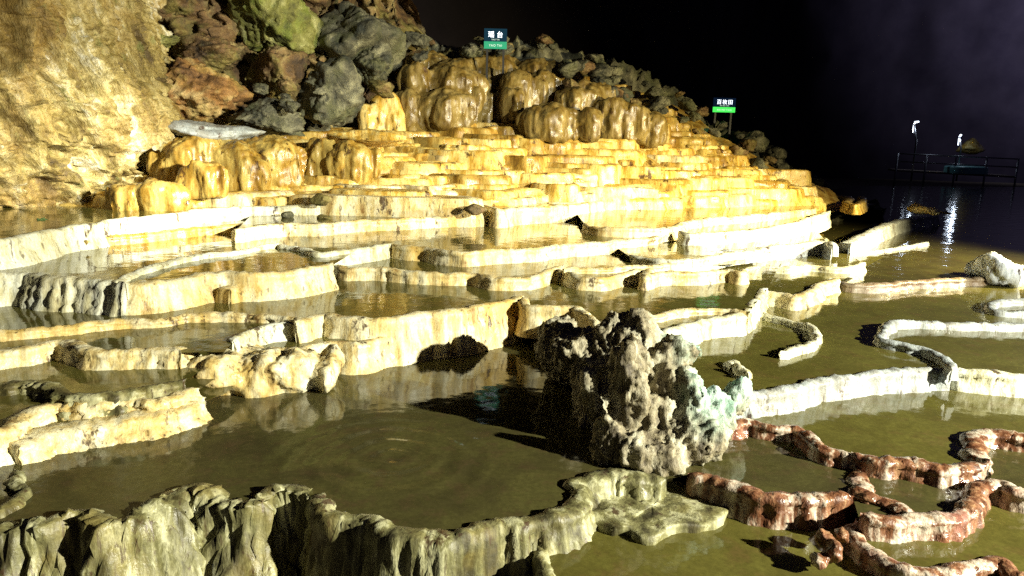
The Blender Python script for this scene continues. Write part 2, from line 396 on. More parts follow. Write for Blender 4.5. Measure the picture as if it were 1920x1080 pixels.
def drum(name, outline, zb, zt, mat, round_=0.3, inset=0.35, drape=0.03, ridge=0.012, rough=0.01, belly=0.03, parent=None, dish=0.0, rows=9, capr=7, freq=1.0, flare=0.0):
    """a flowstone step: closed plan outline raised from zb to zt with a rounded brow"""
    _seed[0] += 1; sd = _seed[0] * 3
    c = np.asarray(outline, float); n = len(c); ctr = c.mean(0)
    t = np.roll(c, -1, 0) - np.roll(c, 1, 0); t /= np.linalg.norm(t, axis=1)[:, None] + 1e-9
    nrm = np.stack([t[:, 1], -t[:, 0]], -1)
    if np.sum(nrm * (c - ctr)) < 0: nrm = -nrm
    s = np.concatenate([[0], np.cumsum(np.linalg.norm(np.diff(c, axis=0), axis=1))])
    dr = drape * n1(s, 2.4 * freq, sd) + drape * 0.6 * n1(s, 6 * freq, sd + 1); rg = ridge * (1 - 2 * np.abs(n1(s, 11 * freq, sd + 2)))
    h = zt - zb; br = h * round_; R = []
    for uu in np.linspace(0, 1, rows):
        o = belly * math.sin(math.pi * uu) + flare * (1 - uu) ** 1.5 + dr + rg
        z = zb + (h - br) * uu
        R.append(np.column_stack([c + nrm * o[:, None], np.full(n, z)]))
    last = c + nrm * (dr + rg)[:, None]
    for a in np.linspace(0, math.pi / 2, 5)[1:]:
        k = (1 - math.cos(a)) * inset
        R.append(np.column_stack([last * (1 - k) + ctr * k, np.full(n, zb + h - br + br * math.sin(a))]))
    top0 = last * (1 - inset) + ctr * inset
    for a in np.linspace(0, 1, capr)[1:]:
        R.append(np.column_stack([top0 * (1 - a * 0.98) + ctr * a * 0.98, np.full(n, zt - dish * min(1, a * 3))]))
    V = np.stack(R, 1); m = V.shape[1]; q = V.reshape(-1, 3)
    d = rough * fbm(q * 9, 3, sd) + rough * 0.6 * fbm(q * 30, 2, sd + 4)
    nn = np.repeat(nrm, m, axis=0)
    q[:, 0] += nn[:, 0] * d; q[:, 1] += nn[:, 1] * d; q[:, 2] += d * 0.6
    f = gridfaces(n, m, True) + [tuple(i * m + m - 1 for i in range(n))]
    return obj(name, q, f, mat, parent=parent)

def lobe_outline(cx, cy, a, b, back=0.8, seed=0, n=34, p=2.4):
    th = np.linspace(0, math.pi, n)
    ca, sa = np.cos(th), np.sin(th)
    x = cx + a * np.sign(ca) * np.abs(ca) ** (2 / p); y = cy - b * np.abs(sa) ** (2 / p)
    w = 1 + 0.12 * n1(th * 1.0, 1.6, seed) + 0.09 * n1(th * 1.0, 4.0, seed + 1)
    pts = np.column_stack([cx + (x - cx) * w, cy + (y - cy) * w])
    bk = np.array([[cx - a * 0.97, cy + back * 0.5], [cx - a * 0.9, cy + back], [cx, cy + back], [cx + a * 0.9, cy + back], [cx + a * 0.97, cy + back * 0.5]])
    return np.vstack([pts, bk])

_ico = {}
def ico(k):
    if k not in _ico:
        bm = bmesh.new(); bmesh.ops.create_icosphere(bm, subdivisions=k, radius=1)
        v = np.array([x.co[:] for x in bm.verts]); v /= np.linalg.norm(v, axis=1)[:, None]
        _ico[k] = (v, [tuple(w.index for w in f.verts) for f in bm.faces]); bm.free()
    return _ico[k]
def rockpts(ctr, rad, seed, sub=4, planes=13, p=11, rough=0.06, fine=0.025, tilt=0.0, base=None):
    r = np.random.default_rng(seed); v, f = ico(sub)
    nn = r.normal(size=(planes, 3)); nn /= np.linalg.norm(nn, axis=1)[:, None]; hh = r.uniform(0.72, 1.0, planes)
    d = np.clip(v @ nn.T, 0, None) / hh
    rr = (np.sum(d ** p, 1) + 1e-3) ** (-1 / p)
    rr = np.minimum(rr, 1.35)
    rr = rr * (1 + rough * fbm(v * 2.2 + seed, 4, seed) + fine * fbm(v * 9, 3, seed + 3))
    q = v * rr[:, None] * np.asarray(rad)
    a = tilt; q = np.column_stack([q[:, 0] * math.cos(a) - q[:, 2] * math.sin(a), q[:, 1], q[:, 0] * math.sin(a) + q[:, 2] * math.cos(a)])
    q = q + np.asarray(ctr)
    if base is not None: q[:, 2] = np.maximum(q[:, 2], base)
    return q, f
def pxrock(name, label, box, d, mat, seed, depth=1.0, sub=4, parent=None, cat='boulder', group=None, **kw):
    x0, y0, x1, y1 = box
    c = PD((x0 + x1) / 2, (y0 + y1) / 2, d)
    w = abs(PD(x1, y0, d)[0] - PD(x0, y0, d)[0]) / 2; h = abs(PD(x0, y0, d)[2] - PD(x0, y1, d)[2]) / 2
    q, f = rockpts(c, (w, (w + h) / 2 * depth, h), seed, sub, **kw)
    # fit the noisy solid back to its box so it keeps its size
    for ax, half in ((0, w), (2, h)):
        q[:, ax] = c[ax] + (q[:, ax] - (q[:, ax].max() + q[:, ax].min()) / 2) * (2 * half / (q[:, ax].max() - q[:, ax].min()))
    o = obj(name, q, f, mat, parent=parent)
    if label: tag(o, label, cat, group)
    return o
def join_remesh(parts, voxel, disp, seed):
    V = []; Fc = []; k = 0
    for q, f in parts:
        V.append(q); Fc += [tuple(i + k for i in g) for g in f]; k += len(q)
    me = bpy.data.meshes.new('tmp'); me.from_pydata(np.vstack(V).tolist(), [], Fc)
    o = bpy.data.objects.new('tmp', me); C.objects.link(o)
    r = o.modifiers.new('r', 'REMESH'); r.mode = 'VOXEL'; r.voxel_size = voxel
    s = o.modifiers.new('s', 'SMOOTH'); s.iterations = 3; s.factor = 0.5
    e = o.evaluated_get(bpy.context.evaluated_depsgraph_get()).to_mesh()
    n = len(e.vertices); v = np.empty(n * 3); e.vertices.foreach_get('co', v); v = v.reshape(-1, 3)
    nr = np.empty(n * 3); e.vertices.foreach_get('normal', nr); nr = nr.reshape(-1, 3)
    f = [tuple(p.vertices) for p in e.polygons]
    o.to_mesh_clear(); bpy.data.objects.remove(o); bpy.data.meshes.remove(me)
    d = 0
    for (amp, fr, sz) in disp:
        d = d + amp * fbm(v * np.array((fr, fr, fr * sz)), 4, seed)
    return v + nr * np.asarray(d)[:, None], f

# ------------------------------------------------------------------ setting: cave floor, far wall, left cliff
v, f = boxmesh(-40, 60, -6, 90, -1.2, -0.55)
tag(obj('cave_floor', v, f, M['mud'], smooth=False), kind='structure')

def far_wall(path, mat, amp):
    path = catmull(np.array([(x, y, 0) for x, y in path], float), 0.45)[:, :2]
    zs = np.linspace(-1, 22, 60); n = len(path); V = np.zeros((n, 60, 3))
    t = np.gradient(path, axis=0); t /= np.linalg.norm(t, axis=1)[:, None]; nr = np.stack([t[:, 1], -t[:, 0]], -1)
    for j, z in enumerate(zs):
        V[:, j, :2] = path + nr * (0.05 * max(0, z - 3) ** 1.2); V[:, j, 2] = z
    q = V.reshape(-1, 3); d = amp * fbm(q * 0.15, 3, 3) + amp * .2 * fbm(q * 0.7, 3, 8)
    q[:, :2] += np.repeat(nr, 60, 0) * d[:, None]
    return tag(obj('cave_wall', q, gridfaces(n, 60), mat, recenter=False), kind='structure')
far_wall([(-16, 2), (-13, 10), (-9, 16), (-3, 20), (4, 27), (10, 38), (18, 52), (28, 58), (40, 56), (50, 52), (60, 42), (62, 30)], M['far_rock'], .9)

def cliff():
    # a lobed flowstone cliff: its right flank bulges near eye level and is undercut above the pool
    nz, na = 300, 360
    zs = np.linspace(0.5, 6.2, nz); an = np.linspace(-math.pi * 0.80, math.pi * 0.32, na)
    cx, cy = -9.2, 10.6
    V = np.zeros((na, nz, 3))
    Rz = np.interp(zs, [0.5, 0.78, 1.0, 1.3, 1.6, 1.95, 2.4, 3.0, 4.0, 6.2], [4.00, 3.98, 4.0, 4.2, 4.38, 4.42, 4.2, 3.95, 3.75, 3.5])
    for i, a in enumerate(an):
        V[i, :, 0] = cx + Rz * math.cos(a); V[i, :, 1] = cy + 0.72 * Rz * math.sin(a); V[i, :, 2] = zs
    q = V.reshape(-1, 3)
    nr = np.repeat(np.stack([np.cos(an), np.sin(an)], -1), nz, 0)
    sh = q.copy(); sh[:, 0] += 0.35 * q[:, 2]                       # folds lean over to the right
    d = 0.30 * fbm(sh * np.array((0.9, 0.9, 0.35)), 4, 21) + 0.20 * (1 - 2 * np.abs(noise(sh * np.array((2.0, 2.0, 0.6)), 25))) + 0.13 * (1 - 2 * np.abs(fbm(sh * np.array((4.5, 4.5, 1.5)), 3, 31))) + 0.06 * fbm(q * 12, 3, 41) + .03 * fbm(q * 26, 2, 45)
    q[:, :2] += nr * d[:, None]; q[:, 2] += 0.05 * fbm(q * 3, 3, 51)
    return obj('cave_wall', q, gridfaces(na, nz), M['cliff'])
tag(cliff(), kind='structure')

# ------------------------------------------------------------------ pools and the walls that hold them
L = dict(PF=-.12, PR4=-.06, P0=0., PR2=.05, PQ=.18, PU=.25, T2=.09, T3=.15, T4=.2, SH=.2, P3=.3, PA=.34, PBm=.44, PB=.55, PD=.57, E1=.69, PE=.79)
up = lambda k: L[k] + 0.02

D1a = [(-260, 1010), (-60, 992), (0, 987), (75, 985), (110, 980), (150, 971), (165, 974), (200, 982), (235, 980), (275, 968), (312, 950), (345, 931), (365, 925), (385, 930), (400, 938), (440, 945), (485, 941), (520, 925), (540, 920), (565, 922), (580, 928)]
D1b = [(608, 922, -.5), (592, 931, -.5), (592, 948, -.5), (612, 962, -.5), (650, 969, -.5), (688, 974, -.5), (705, 985, -.5), (745, 1000, -.5), (800, 1006, -.5), (860, 1004, -.45), (905, 990, -.42), (945, 981, -.34), (985, 977, -.2), (1030, 971, -.12), (1078, 955, -.12), (1097, 932, -.12), (1092, 914, -.12), (1078, 903, -.12), (1112, 897, -.12), (1150, 889, -.12), (1200, 894, -.12), (1250, 894, -.12)]
R3 = [(1290, 885), (1335, 896), (1400, 914), (1440, 927), (1500, 930), (1560, 929), (1600, 927)]
R5 = [(1612, 968), (1660, 974), (1720, 970), (1780, 970), (1822, 953), (1834, 932), (1842, 914), (1880, 905), (1900, 920), (1960, 930), (2150, 955), (2400, 1015)]
R6 = [(1606, 975), (1600, 990), (1606, 1008), (1622, 1024), (1660, 1050), (1700, 1067), (1780, 1070), (1800, 1061), (1850, 1056), (1880, 1052), (1900, 1070), (1960, 1090), (2150, 1140)]
R1a = [(1350, 800), (1378, 794), (1402, 790), (1450, 799), (1488, 799), (1512, 812), (1540, 836), (1600, 849)]
R1b = [(1596, 848), (1650, 862), (1720, 868), (1770, 876), (1815, 872), (1853, 867)]
R2 = [(1852, 866), (1846, 846), (1838, 824), (1852, 813), (1890, 812), (1930, 820), (2000, 828), (2200, 848), (2500, 905)]
D26 = [(1330, 738), (1405, 737), (1440, 733), (1500, 725), (1530, 714), (1600, 703), (1700, 694), (1786, 690)]
D26b = [(1784, 691), (1840, 698), (1920, 704), (2040, 712), (2300, 740), (2600, 795)]
D25 = [(2600, 665), (2250, 632), (2000, 612), (1920, 607), (1800, 605), (1705, 602), (1668, 606), (1652, 622), (1655, 636), (1700, 645), (1738, 652), (1764, 665), (1780, 678), (1786, 692)]
D29 = [(1150, 660), (1215, 641), (1270, 616), (1330, 597), (1390, 591), (1412, 570), (1432, 548), (1440, 541)]
D6L = [(-200, 632), (0, 622), (115, 612), (220, 601), (300, 599), (350, 590), (390, 588), (480, 590), (540, 595), (570, 598)]
D6 = [(552, 604), (612, 590), (622, 592), (660, 597), (700, 598), (752, 595), (790, 588), (860, 583), (900, 575), (950, 565), (980, 557)]
D6r = [(978, 558), (986, 572), (1030, 576), (1078, 577), (1100, 590)]
D29b = [(1098, 590), (1122, 604), (1160, 597), (1240, 590), (1270, 583), (1350, 578), (1404, 586)]
D6b = [(436, 638), (446, 631), (480, 617), (550, 604), (614, 592)]
D7 = [(560, 656), (600, 644), (640, 641), (666, 645), (725, 632), (752, 626), (800, 618), (850, 612)]
D5 = [(-120, 672), (0, 656), (50, 651), (100, 641), (125, 641), (148, 652), (185, 658), (230, 656), (300, 655), (340, 657)]
D4 = [(-60, 725), (60, 716), (130, 740), (215, 737), (262, 729), (312, 722), (345, 712)]
D3 = [(-120, 822), (0, 808), (32, 796), (62, 772), (112, 757), (172, 759), (232, 752), (300, 750), (345, 735), (375, 726)]
D2 = [(36, 836), (72, 818), (130, 803), (200, 791), (262, 782), (310, 774), (352, 764), (388, 746)]
D8L = [(-120, 518), (0, 514), (50, 513), (100, 520), (160, 523), (212, 527), (236, 531)]
D8 = [(222, 531), (262, 531), (300, 528), (340, 522), (380, 514), (420, 511), (470, 513), (540, 508), (600, 500), (624, 494)]
D9 = [(216, 530), (250, 511), (300, 496), (350, 483), (400, 475), (440, 472), (480, 463), (522, 457)]
D11a = [(520, 458), (560, 464), (600, 475), (640, 470), (680, 465), (736, 457)]
D11 = [(736, 457), (742, 459), (760, 461), (800, 463), (832, 470), (872, 473), (930, 468), (1000, 465), (1060, 458), (1150, 452), (1230, 445), (1252, 436), (1274, 430)]
D8r = [(622, 497), (650, 503), (692, 503), (736, 505), (800, 510), (860, 512), (892, 512), (932, 520), (1000, 518), (1030, 506), (1056, 500)]
D8q = [(1056, 504), (1090, 519), (1130, 521), (1166, 513), (1210, 505), (1256, 497)]
D8s = [(1222, 500), (1207, 511), (1210, 519), (1240, 511), (1300, 511), (1368, 506), (1388, 510), (1400, 503)]
D12a = [(440, 432), (480, 425), (540, 420), (600, 420), (680, 413), (760, 410), (850, 405), (926, 402)]
D12b = [(905, 384), (920, 389), (932, 394), (962, 390), (1060, 385), (1150, 375), (1242, 367)]
D13 = [(-140, 462), (0, 450), (60, 440), (112, 427), (182, 419), (206, 412), (260, 407), (330, 400), (370, 393), (420, 390), (480, 387), (602, 386)]
D12c = [(160, 452), (166, 446), (200, 443), (260, 440), (330, 432), (400, 425), (462, 422)]
D16 = [(1272, 432), (1292, 437), (1400, 432), (1480, 420), (1538, 403), (1556, 397)]
D15 = [(1096, 418), (1102, 422), (1132, 427), (1240, 428), (1300, 413), (1332, 409), (1440, 401), (1530, 391)]
D17 = [(1330, 472), (1420, 467), (1480, 458), (1545, 453), (1560, 462)]
D18 = [(1400, 506), (1430, 500), (1480, 502), (1515, 497), (1560, 501), (1600, 501), (1622, 494)]
D19 = [(1180, 478), (1250, 488), (1310, 486), (1360, 476), (1432, 466)]
D22L = [(1436, 548), (1475, 553), (1490, 556), (1530, 543), (1545, 530), (1576, 525)]
D22 = [(1572, 528), (1600, 533), (1652, 533), (1702, 528), (1780, 524), (1852, 520), (1960, 514), (2200, 522), (2600, 545)]
D20 = [(1596, 458), (1640, 433), (1702, 411), (1758, 402)]
D21 = [(1600, 477), (1672, 466), (1742, 455)]

W = lambda *k, **kw: sheet('pool_water', *k, **kw)
W(L['PF'], [(1012, 1024), (1016, 1050), (1024, 1085), (1034, 1130)], [(0.4, 1.2), (9, 1.2), (9, 6), (0.2, 5)], M['water'])
W(L['PR4'], R6, [(6, 4.2), (2.3, 4.2)], M['water'])
W(L['P0'], D1a + [(592, 946)] + D1b[3:] + R3 + [(1605, 945)] + R5, [(5, 4.4), (5, 7), (-7, 7), (-7, 3.4)], M['water_ring'])
W(L['PR2'], [(1320, 805)] + R1a[:-1] + R1b + R2, [(6, 6), (1.5, 6), (1.15, 4.6)], M['water'])
W(L['PQ'], [(1160, 700), (1250, 735)] + D26 + D26b[1:], [(14, 9), (14, 16), (1.3, 16)], M['water'])
W(L['PU'], D22L[:-1] + D22, [(40, 14), (46, 40), (14, 30), (2.6, 14)], M['lake'])
W(L['T2'], D2 + [(420, 735)], [(-1.8, 6), (-3.0, 6)], M['water'])
W(L['T3'], D3, [(-1.9, 6), (-6, 6), (-6, 4.4)], M['water'])
W(L['T4'], D4, [(-2.0, 6), (-6, 6), (-6, 5)], M['water'])
W(L['SH'], [(430, 672)] + D7, [(-0.3, 7), (-2.6, 7)], M['water'])
W(L['P3'], D5 + [(420, 656)] + D6b, [(-1.6, 7), (-7, 7), (-7, 5)], M['water'])
W(L['P3'] + .004, D29[:-1], [(3, 8), (1, 8)], M['water'])
W(L['PA'], D6L[:-1] + D6[1:-1] + D6r[:-1] + D29b + [(1414, 569), (1436, 545)], [(3.4, 9), (0, 10), (-8, 9), (-8, 5)], M['water'])
W(L['P3'] - .02, [(1405, 560)] + D22L, [(5.2, 10), (2.5, 10)], M['water'])
W(L['PBm'], D8r + D8q[1:] + [(1400, 492)], [(4, 12), (-2.4, 12)], M['water'])
W(.32, D18, [(5.4, 13), (2.5, 13)], M['water'])
W(.45, D17, [(5.6, 14), (2, 14)], M['water'])
W(.50, D19, [(4, 12), (1, 12)], M['water'])
W(L['PB'], D8, [(-1.6, 10), (-4.4, 10)], M['water'])
W(L['PD'], D8L[:-1] + D9 + D11a[1:-1] + D11 + D16[1:], [(8, 16), (-9, 16), (-9, 6)], M['water'])
W(.66, D15, [(7.5, 17), (1, 17)], M['water'])
W(L['E1'], D12a, [(0, 14), (-4.6, 14)], M['water'])
W(.645, D12c, [(-2.6, 11), (-6, 11)], M['water'])
W(L['PE'], D13 + D12b, [(4, 17), (-10, 17), (-10, 7)], M['water'])

dam('broad olive front wall with dark hollows, along the lower left edge', D1a, up('P0'), -.55, M['olive'], thick=.09, lean=.34, drape=.12, ridge=.010, rough=.035, toprough=.03, wob=.025, dfreq=.55)
dam('dripping grey-green front wall curving round the nearest big pool', D1b, up('P0'), -.3, M['olive'], thick=.07, lean=.10, drape=.022, ridge=.022, rough=.009, toprough=.016)
dam('thin dark low wall running out of the bottom edge below the front pool', [(1006, 1018), (1012, 1040), (1018, 1065), (1030, 1110)], L['PF'] + .02, -.55, M['olive'], thick=.05, lean=.05)
dam('long dark red wall running right from the foot of the rock column', R3, up('P0') + .02, L['PF'], M['red'], thick=.06, lean=.05, drape=.016, ridge=.012, rough=.007)
dam('glossy red curved wall above the bottom right pool', R5, up('P0') + .02, L['PR4'], M['red'], thick=.06, lean=.04, drape=.016, ridge=.010, rough=.007)
dam('short lobed red wall dividing the red pools beside the glossy curved wall', [(1612, 878), (1606, 896), (1618, 912), (1602, 920), (1640, 932), (1676, 942), (1702, 964)], up('P0') + .01, L['P0'], M['red'], thick=.06, lean=.03, drape=.02, rough=.014)
dam('thin red-brown curved wall at the bottom right corner', R6, up('PR4'), L['PF'] - .03, M['red'], thick=.05, lean=.05, drape=.014, rough=.008)
dam('narrow red-brown wall with a dark notch right of the rock column', R1a, up('PR2') + .02, L['P0'], M['red'], thick=.05, lean=.03, drape=.016, rough=.008)
dam('striped red and cream wall ending at the right, above the red pools', R1b, up('PR2') + .025, L['P0'] - .01, M['red'], thick=.07, lean=.04, drape=.016)
dam('tall pinkish wall turning the corner at the lower right edge', R2, up('PR2') + .02, L['PR2'] - .05, M['red'], thick=.08, lean=.04, drape=.016)
dam('long pale blue-grey wall behind the lower right pool', D26, up('PQ'), L['PR2'], M['grey'], thick=.06, lean=.05, drape=.018)
dam('pale pink-grey wall continuing to the right edge past the thin S-curved rim', D26b, up('PQ'), L['PR2'], M['pale'], thick=.06, lean=.05)
dam('thin grey S-curved rim looping out from the right edge', D25, up('PQ') + .045, L['PQ'], M['grey'], thick=.045, lean=.025, rough=.01, inner=.09)
dam('thin white hook-shaped rim between two olive pools on the right', [(1432, 588), (1445, 592), (1482, 600), (1514, 611), (1530, 622), (1524, 640), (1492, 650), (1464, 662)], up('PQ') + .03, L['PQ'], M['pale'], thick=.04, lean=.02, rough=.012, inner=.08)
dam('small white knobbly stub in the water right of the rock column', [(1366, 682), (1376, 676), (1388, 692), (1408, 704)], up('PQ') + .02, L['PQ'], M['pale'], thick=.04, lean=.03, rough=.016, inner=.08)
dam('bright white diagonal wall rising right from behind the rock column', D29, up('P3') + .02, L['PQ'], M['pale'], thick=.06, lean=.06)
dam('low white rim with dark notches behind the bright diagonal wall', D29b, up('PA'), L['P3'], M['cream'], thick=.05, lean=.03)
dam('low cream rim at left with yellow moss, thin and sloping', D6L, up('PA'), L['P3'], M['cream'], thick=.05, lean=.04, rough=.01)
dam('tall white streaked wall at the centre, shaded by the rock column', D6, up('PA'), L['SH'] - .14, M['cream'], thick=.07, lean=.09, drape=.02, ridge=.02)
dam('short cream wall just left of the top of the rock column', D6r, up('PA'), L['P0'] + .15, M['cream'], thick=.06, lean=.05)
dam('sloping pale band of stone above the lumpy travertine block', D6b, up('P3'), L['SH'] - .02, M['pale'], thick=.06, lean=.10, ridge=.008)
dam('stained wall with brown streaks right of the lumpy travertine block', D7, up('SH'), L['P0'], M['cream'], thick=.07, lean=.09, drape=.025, ridge=.02)
dam('cream wall at the left edge beside the black shadow stub', D5, up('P3'), L['T4'], M['cream'], thick=.07, lean=.06, drape=.03, rough=.012)
dam('thin cream ledge below the wall with the black shadow stub', D4, up('T4'), L['T3'], M['olive'], thick=.06, lean=.05, rough=.014)
dam('rough mossy ledge with dark pits at the left edge', D3, up('T3'), L['T2'] - .04, M['cream'], thick=.08, lean=.09, drape=.035, rough=.018)
dam('smooth cream mound wall lowest at left, sloping into the front pool', D2, up('T2'), L['P0'], M['cream'], thick=.12, lean=.12, drape=.03, rough=.012)
dam('small curled rim at the lower left edge of the front pool', [(26, 878), (24, 892), (22, 904), (38, 918), (30, 930), (14, 944), (-20, 968)], .03, 0., M['olive'], thick=.04, lean=.03, inner=.06)
dam('tall pale wall with dark vertical hollows at the left edge', D8L, up('PD'), L['PA'], M['pale'], thick=.07, lean=.10, drape=.03, ridge=.035, rough=.012)
dam('long golden-white wall at left below a dark olive pool', D8, up('PB'), L['PA'], M['cream'], thick=.07, lean=.11, drape=.02)
dam('low ledge step at the foot of the long golden-white wall', [(428, 544), (440, 536), (480, 530), (540, 527), (580, 526)], .46, L['PA'], M['cream'], thick=.12, lean=.06)
dam('slim white arc rim crossing the left pools', D9, up('PD') - .002, L['PB'], M['pale'], thick=.05, lean=.03, inner=.05)
dam('short bright white wall ending at a dark corner left of centre', D11a, up('PD'), L['PBm'], M['pale'], thick=.06, lean=.06)
dam('long white wall with dark brown streaks left of centre, behind the pale pool', D11, up('PD'), L['PBm'], M['cream'], thick=.06, lean=.05, ridge=.016)
dam('white wall pierced by black hollows at the centre', D8r, up('PBm'), L['PA'], M['cream'], thick=.06, lean=.04, ridge=.025, drape=.02)
dam('bright cream wall with one orange streak right of centre', D8q, up('PBm'), L['PA'], M['cream'], thick=.06, lean=.05)
dam('rounded cream rim with orange left end, right of centre', D8s, up('PBm') + .01, L['PA'], M['cream'], thick=.06, lean=.04)
dam('thin yellow-topped rim of a narrow pool behind the wall with the orange streak', [(1058, 504), (1075, 503), (1120, 504), (1180, 500), (1256, 496)], up('PBm') + .03, L['PBm'], M['cream'], thick=.05, lean=.03)
dam('small white rim fragment between long walls right of centre', D19, .52, L['PBm'], M['pale'], thick=.06, lean=.04)
dam('yellow-white wall under the golden steps, left of the wide white wall', D12a, up('E1'), L['PD'], M['cream'], thick=.07, lean=.06)
dam('wide white wall at the foot of the golden steps', D12b, up('PE'), L['PD'], M['cream'], thick=.08, lean=.07)
dam('broad white wall sweeping from the left edge under the cliff', D13, up('PE'), L['PD'], M['pale'], thick=.08, lean=.10, ridge=.008)
dam('thin yellow ledge at the foot of the broad white wall under the cliff', D12c, .66, L['PD'], M['gold'], thick=.12, lean=.05)
dam('narrow yellow rim right of the wide white wall', D15, .68, L['PD'], M['cream'], thick=.07, lean=.04)
dam('grey-white wall with vertical streaks below the large white drum', D16, up('PD') + .06, .45, M['pale'], thick=.08, lean=.06, ridge=.02)
dam('bluish white wall right of centre with a blunt right end', D17, .50, .32, M['grey'], thick=.08, lean=.05)
dam('low cream and grey rim with rounded right end in dark water', D18, .35, L['PU'] + .0, M['pale'], thick=.07, lean=.05)
dam('bright curved white rim with an orange patch, right of the rock column', D22L, up('P3') - .01, L['PQ'], M['cream'], thick=.07, lean=.06)
dam('long thin brownish rim reaching to the wet glinting mound', D22, up('PU'), L['PQ'], M['rust'], thick=.07, lean=.04)
dam('grey-white wall standing in the dark lake at right', D20, .46, L['PU'], M['grey'], thick=.12, lean=.08)
dam('faint low white rim in the dark lake in front of the grey-white wall', D21, .29, L['PU'], M['grey'], thick=.08, lean=.05)
dam('yellow hook-shaped rim at the right foot of the golden steps', [(1520, 372), (1545, 366), (1580, 367), (1586, 380), (1604, 384), (1622, 376), (1618, 368)], .74, .62, M['gold'], thick=.10, lean=.06)
dam('small pale rim corner at the right edge above the S-curved rim', [(1990, 590), (1920, 584), (1872, 580), (1862, 572), (1880, 564), (1960, 558)], up('PQ') + .04, L['PQ'], M['grey'], thick=.06, lean=.04)

# ------------------------------------------------------------------ golden hill of flowstone steps
XS = [150, 400, 700, 1000, 1250, 1500, 1650]; DS = [8.9, 9.4, 10.3, 11.1, 12.3, 14.0, 15.0]
def hill_y(r): return 374 - 11.6 * r
def hill_d(x, r): return np.interp(x, XS, DS) + 0.25 * r
def hill_range(y):
    xl = np.interp(y, [140, 225, 236, 250, 300, 345, 380], [1075, 1010, 620, 480, 300, 215, 195])
    xr = np.interp(y, [140, 170, 200, 240, 290, 330, 352, 380], [1090, 1190, 1240, 1300, 1380, 1450, 1520, 1540])
    return xl, xr
def hill_base():
    V = []; nx = 90; rs = np.linspace(-1, 20, 64)
    for r in rs:
        y = hill_y(r); xl, xr = hill_range(y)
        for x in np.linspace(xl - 90, xr + 40, nx):
            p = PD(x, y + 5, hill_d(x, r) + 0.28)
            V.append(p)
    V = np.array(V); V += 0.05 * np.stack([fbm(V * 2, 3, k) for k in (1, 2, 3)], -1)
    return obj('terrace_hill', V, gridfaces(len(rs), nx), M['ochre'], recenter=False)
hill = tag(hill_base(), kind='structure')
rr = random.Random(23)
for r in np.arange(0, 20, 0.95):
    y = hill_y(r); xl, xr = hill_range(y); x = xl - rr.uniform(0, 60)
    while x < xr:
        w = rr.choice([rr.uniform(60, 110), rr.uniform(90, 180), rr.uniform(140, 260)]) if r < 9 else rr.uniform(70, 170)
        x1 = min(x + w, xr + rr.uniform(0, 14)); w = x1 - x
        if w < 30: break
        xc = (x + x1) / 2; yy = y + rr.uniform(-7, 6)
        d = hill_d(xc, r) + rr.uniform(-.30, .10)
        top = PD(xc, yy, d); hgt = rr.choice([.12, .16, .2, .3])
        a = w / 2 / F * d * 1.12; b = min(a * rr.uniform(.5, 1.0), .95)
        ang = rr.uniform(-.5, .25)
        g = rr.random() + (.35 if xc < 620 else 0) + .06 * (r - 4)  # light falloff put into step colours: darker to the left and upward
        mat = M['ochre'] if g > .8 else (M['gold'] if g > .22 else M['cream'])
        ol = lobe_outline(0, 0, a, b, 0.75, seed=int(r * 31) + int(x), p=rr.uniform(2.0, 2.6))
        ol = ol @ np.array(((math.cos(ang), math.sin(ang)), (-math.sin(ang), math.cos(ang)))) + np.array((top[0], top[1] + b))
        drum('terrace_step', ol, top[2] - hgt - .30, top[2], mat, flare=rr.uniform(.0, .14), round_=min(.4, rr.uniform(.03, .10) / (hgt + .3)), inset=.16,
             drape=.05, ridge=.012, rough=.012, belly=rr.uniform(.0, .05), parent=hill, dish=.02, freq=1.5)
        x = x1 - rr.uniform(10, 70)
# the large steps that stand out
def step(x0, x1, yt, yb, d, mat, name='terrace_step', parent=hill, round_=.25, bfac=.6, **kw):
    c0 = PD(x0, yt, d); c1 = PD(x1, yt, d); a = (c1[0] - c0[0]) / 2; b = a * bfac
    xc = (c0[0] + c1[0]) / 2; zt = PD((x0 + x1) / 2, yt, d)[2]; zb = PD((x0 + x1) / 2, yb, d)[2]
    return drum(name, lobe_outline(xc, d + b, a, b, 0.5, seed=int(x0)), zb - .30, zt, mat, round_=round_ * .4, parent=parent, flare=.10, **kw)
for a in [(1236, 1518, 352, 392, 13.0, 'gold', .12, .35), (1222, 1425, 331, 360, 13.3, 'gold', .2, .3),
          (192, 310, 350, 380, 8.75, 'ochre', .3, .4), (600, 860, 356, 392, 9.85, 'cream', .3, .2),
          (740, 905, 288, 312, 11.4, 'gold', .3, .4), (1060, 1200, 282, 302, 12.3, 'gold', .3, .3), (985, 1065, 268, 292, 12.2, 'ochre', .5, .5), (1130, 1210, 256, 276, 12.8, 'gold', .3, .4),
          (1400, 1525, 318, 350, 14.2, 'gold', .2, .3), (1050, 1240, 352, 372, 11.4, 'cream', .3, .2)]:
    step(a[0], a[1], a[2], a[3], hill_d((a[0] + a[1]) / 2, (374 - a[2]) / 11.6) - .12, M[a[5]], round_=a[6], bfac=a[7], drape=.03, ridge=.014, inset=.12)

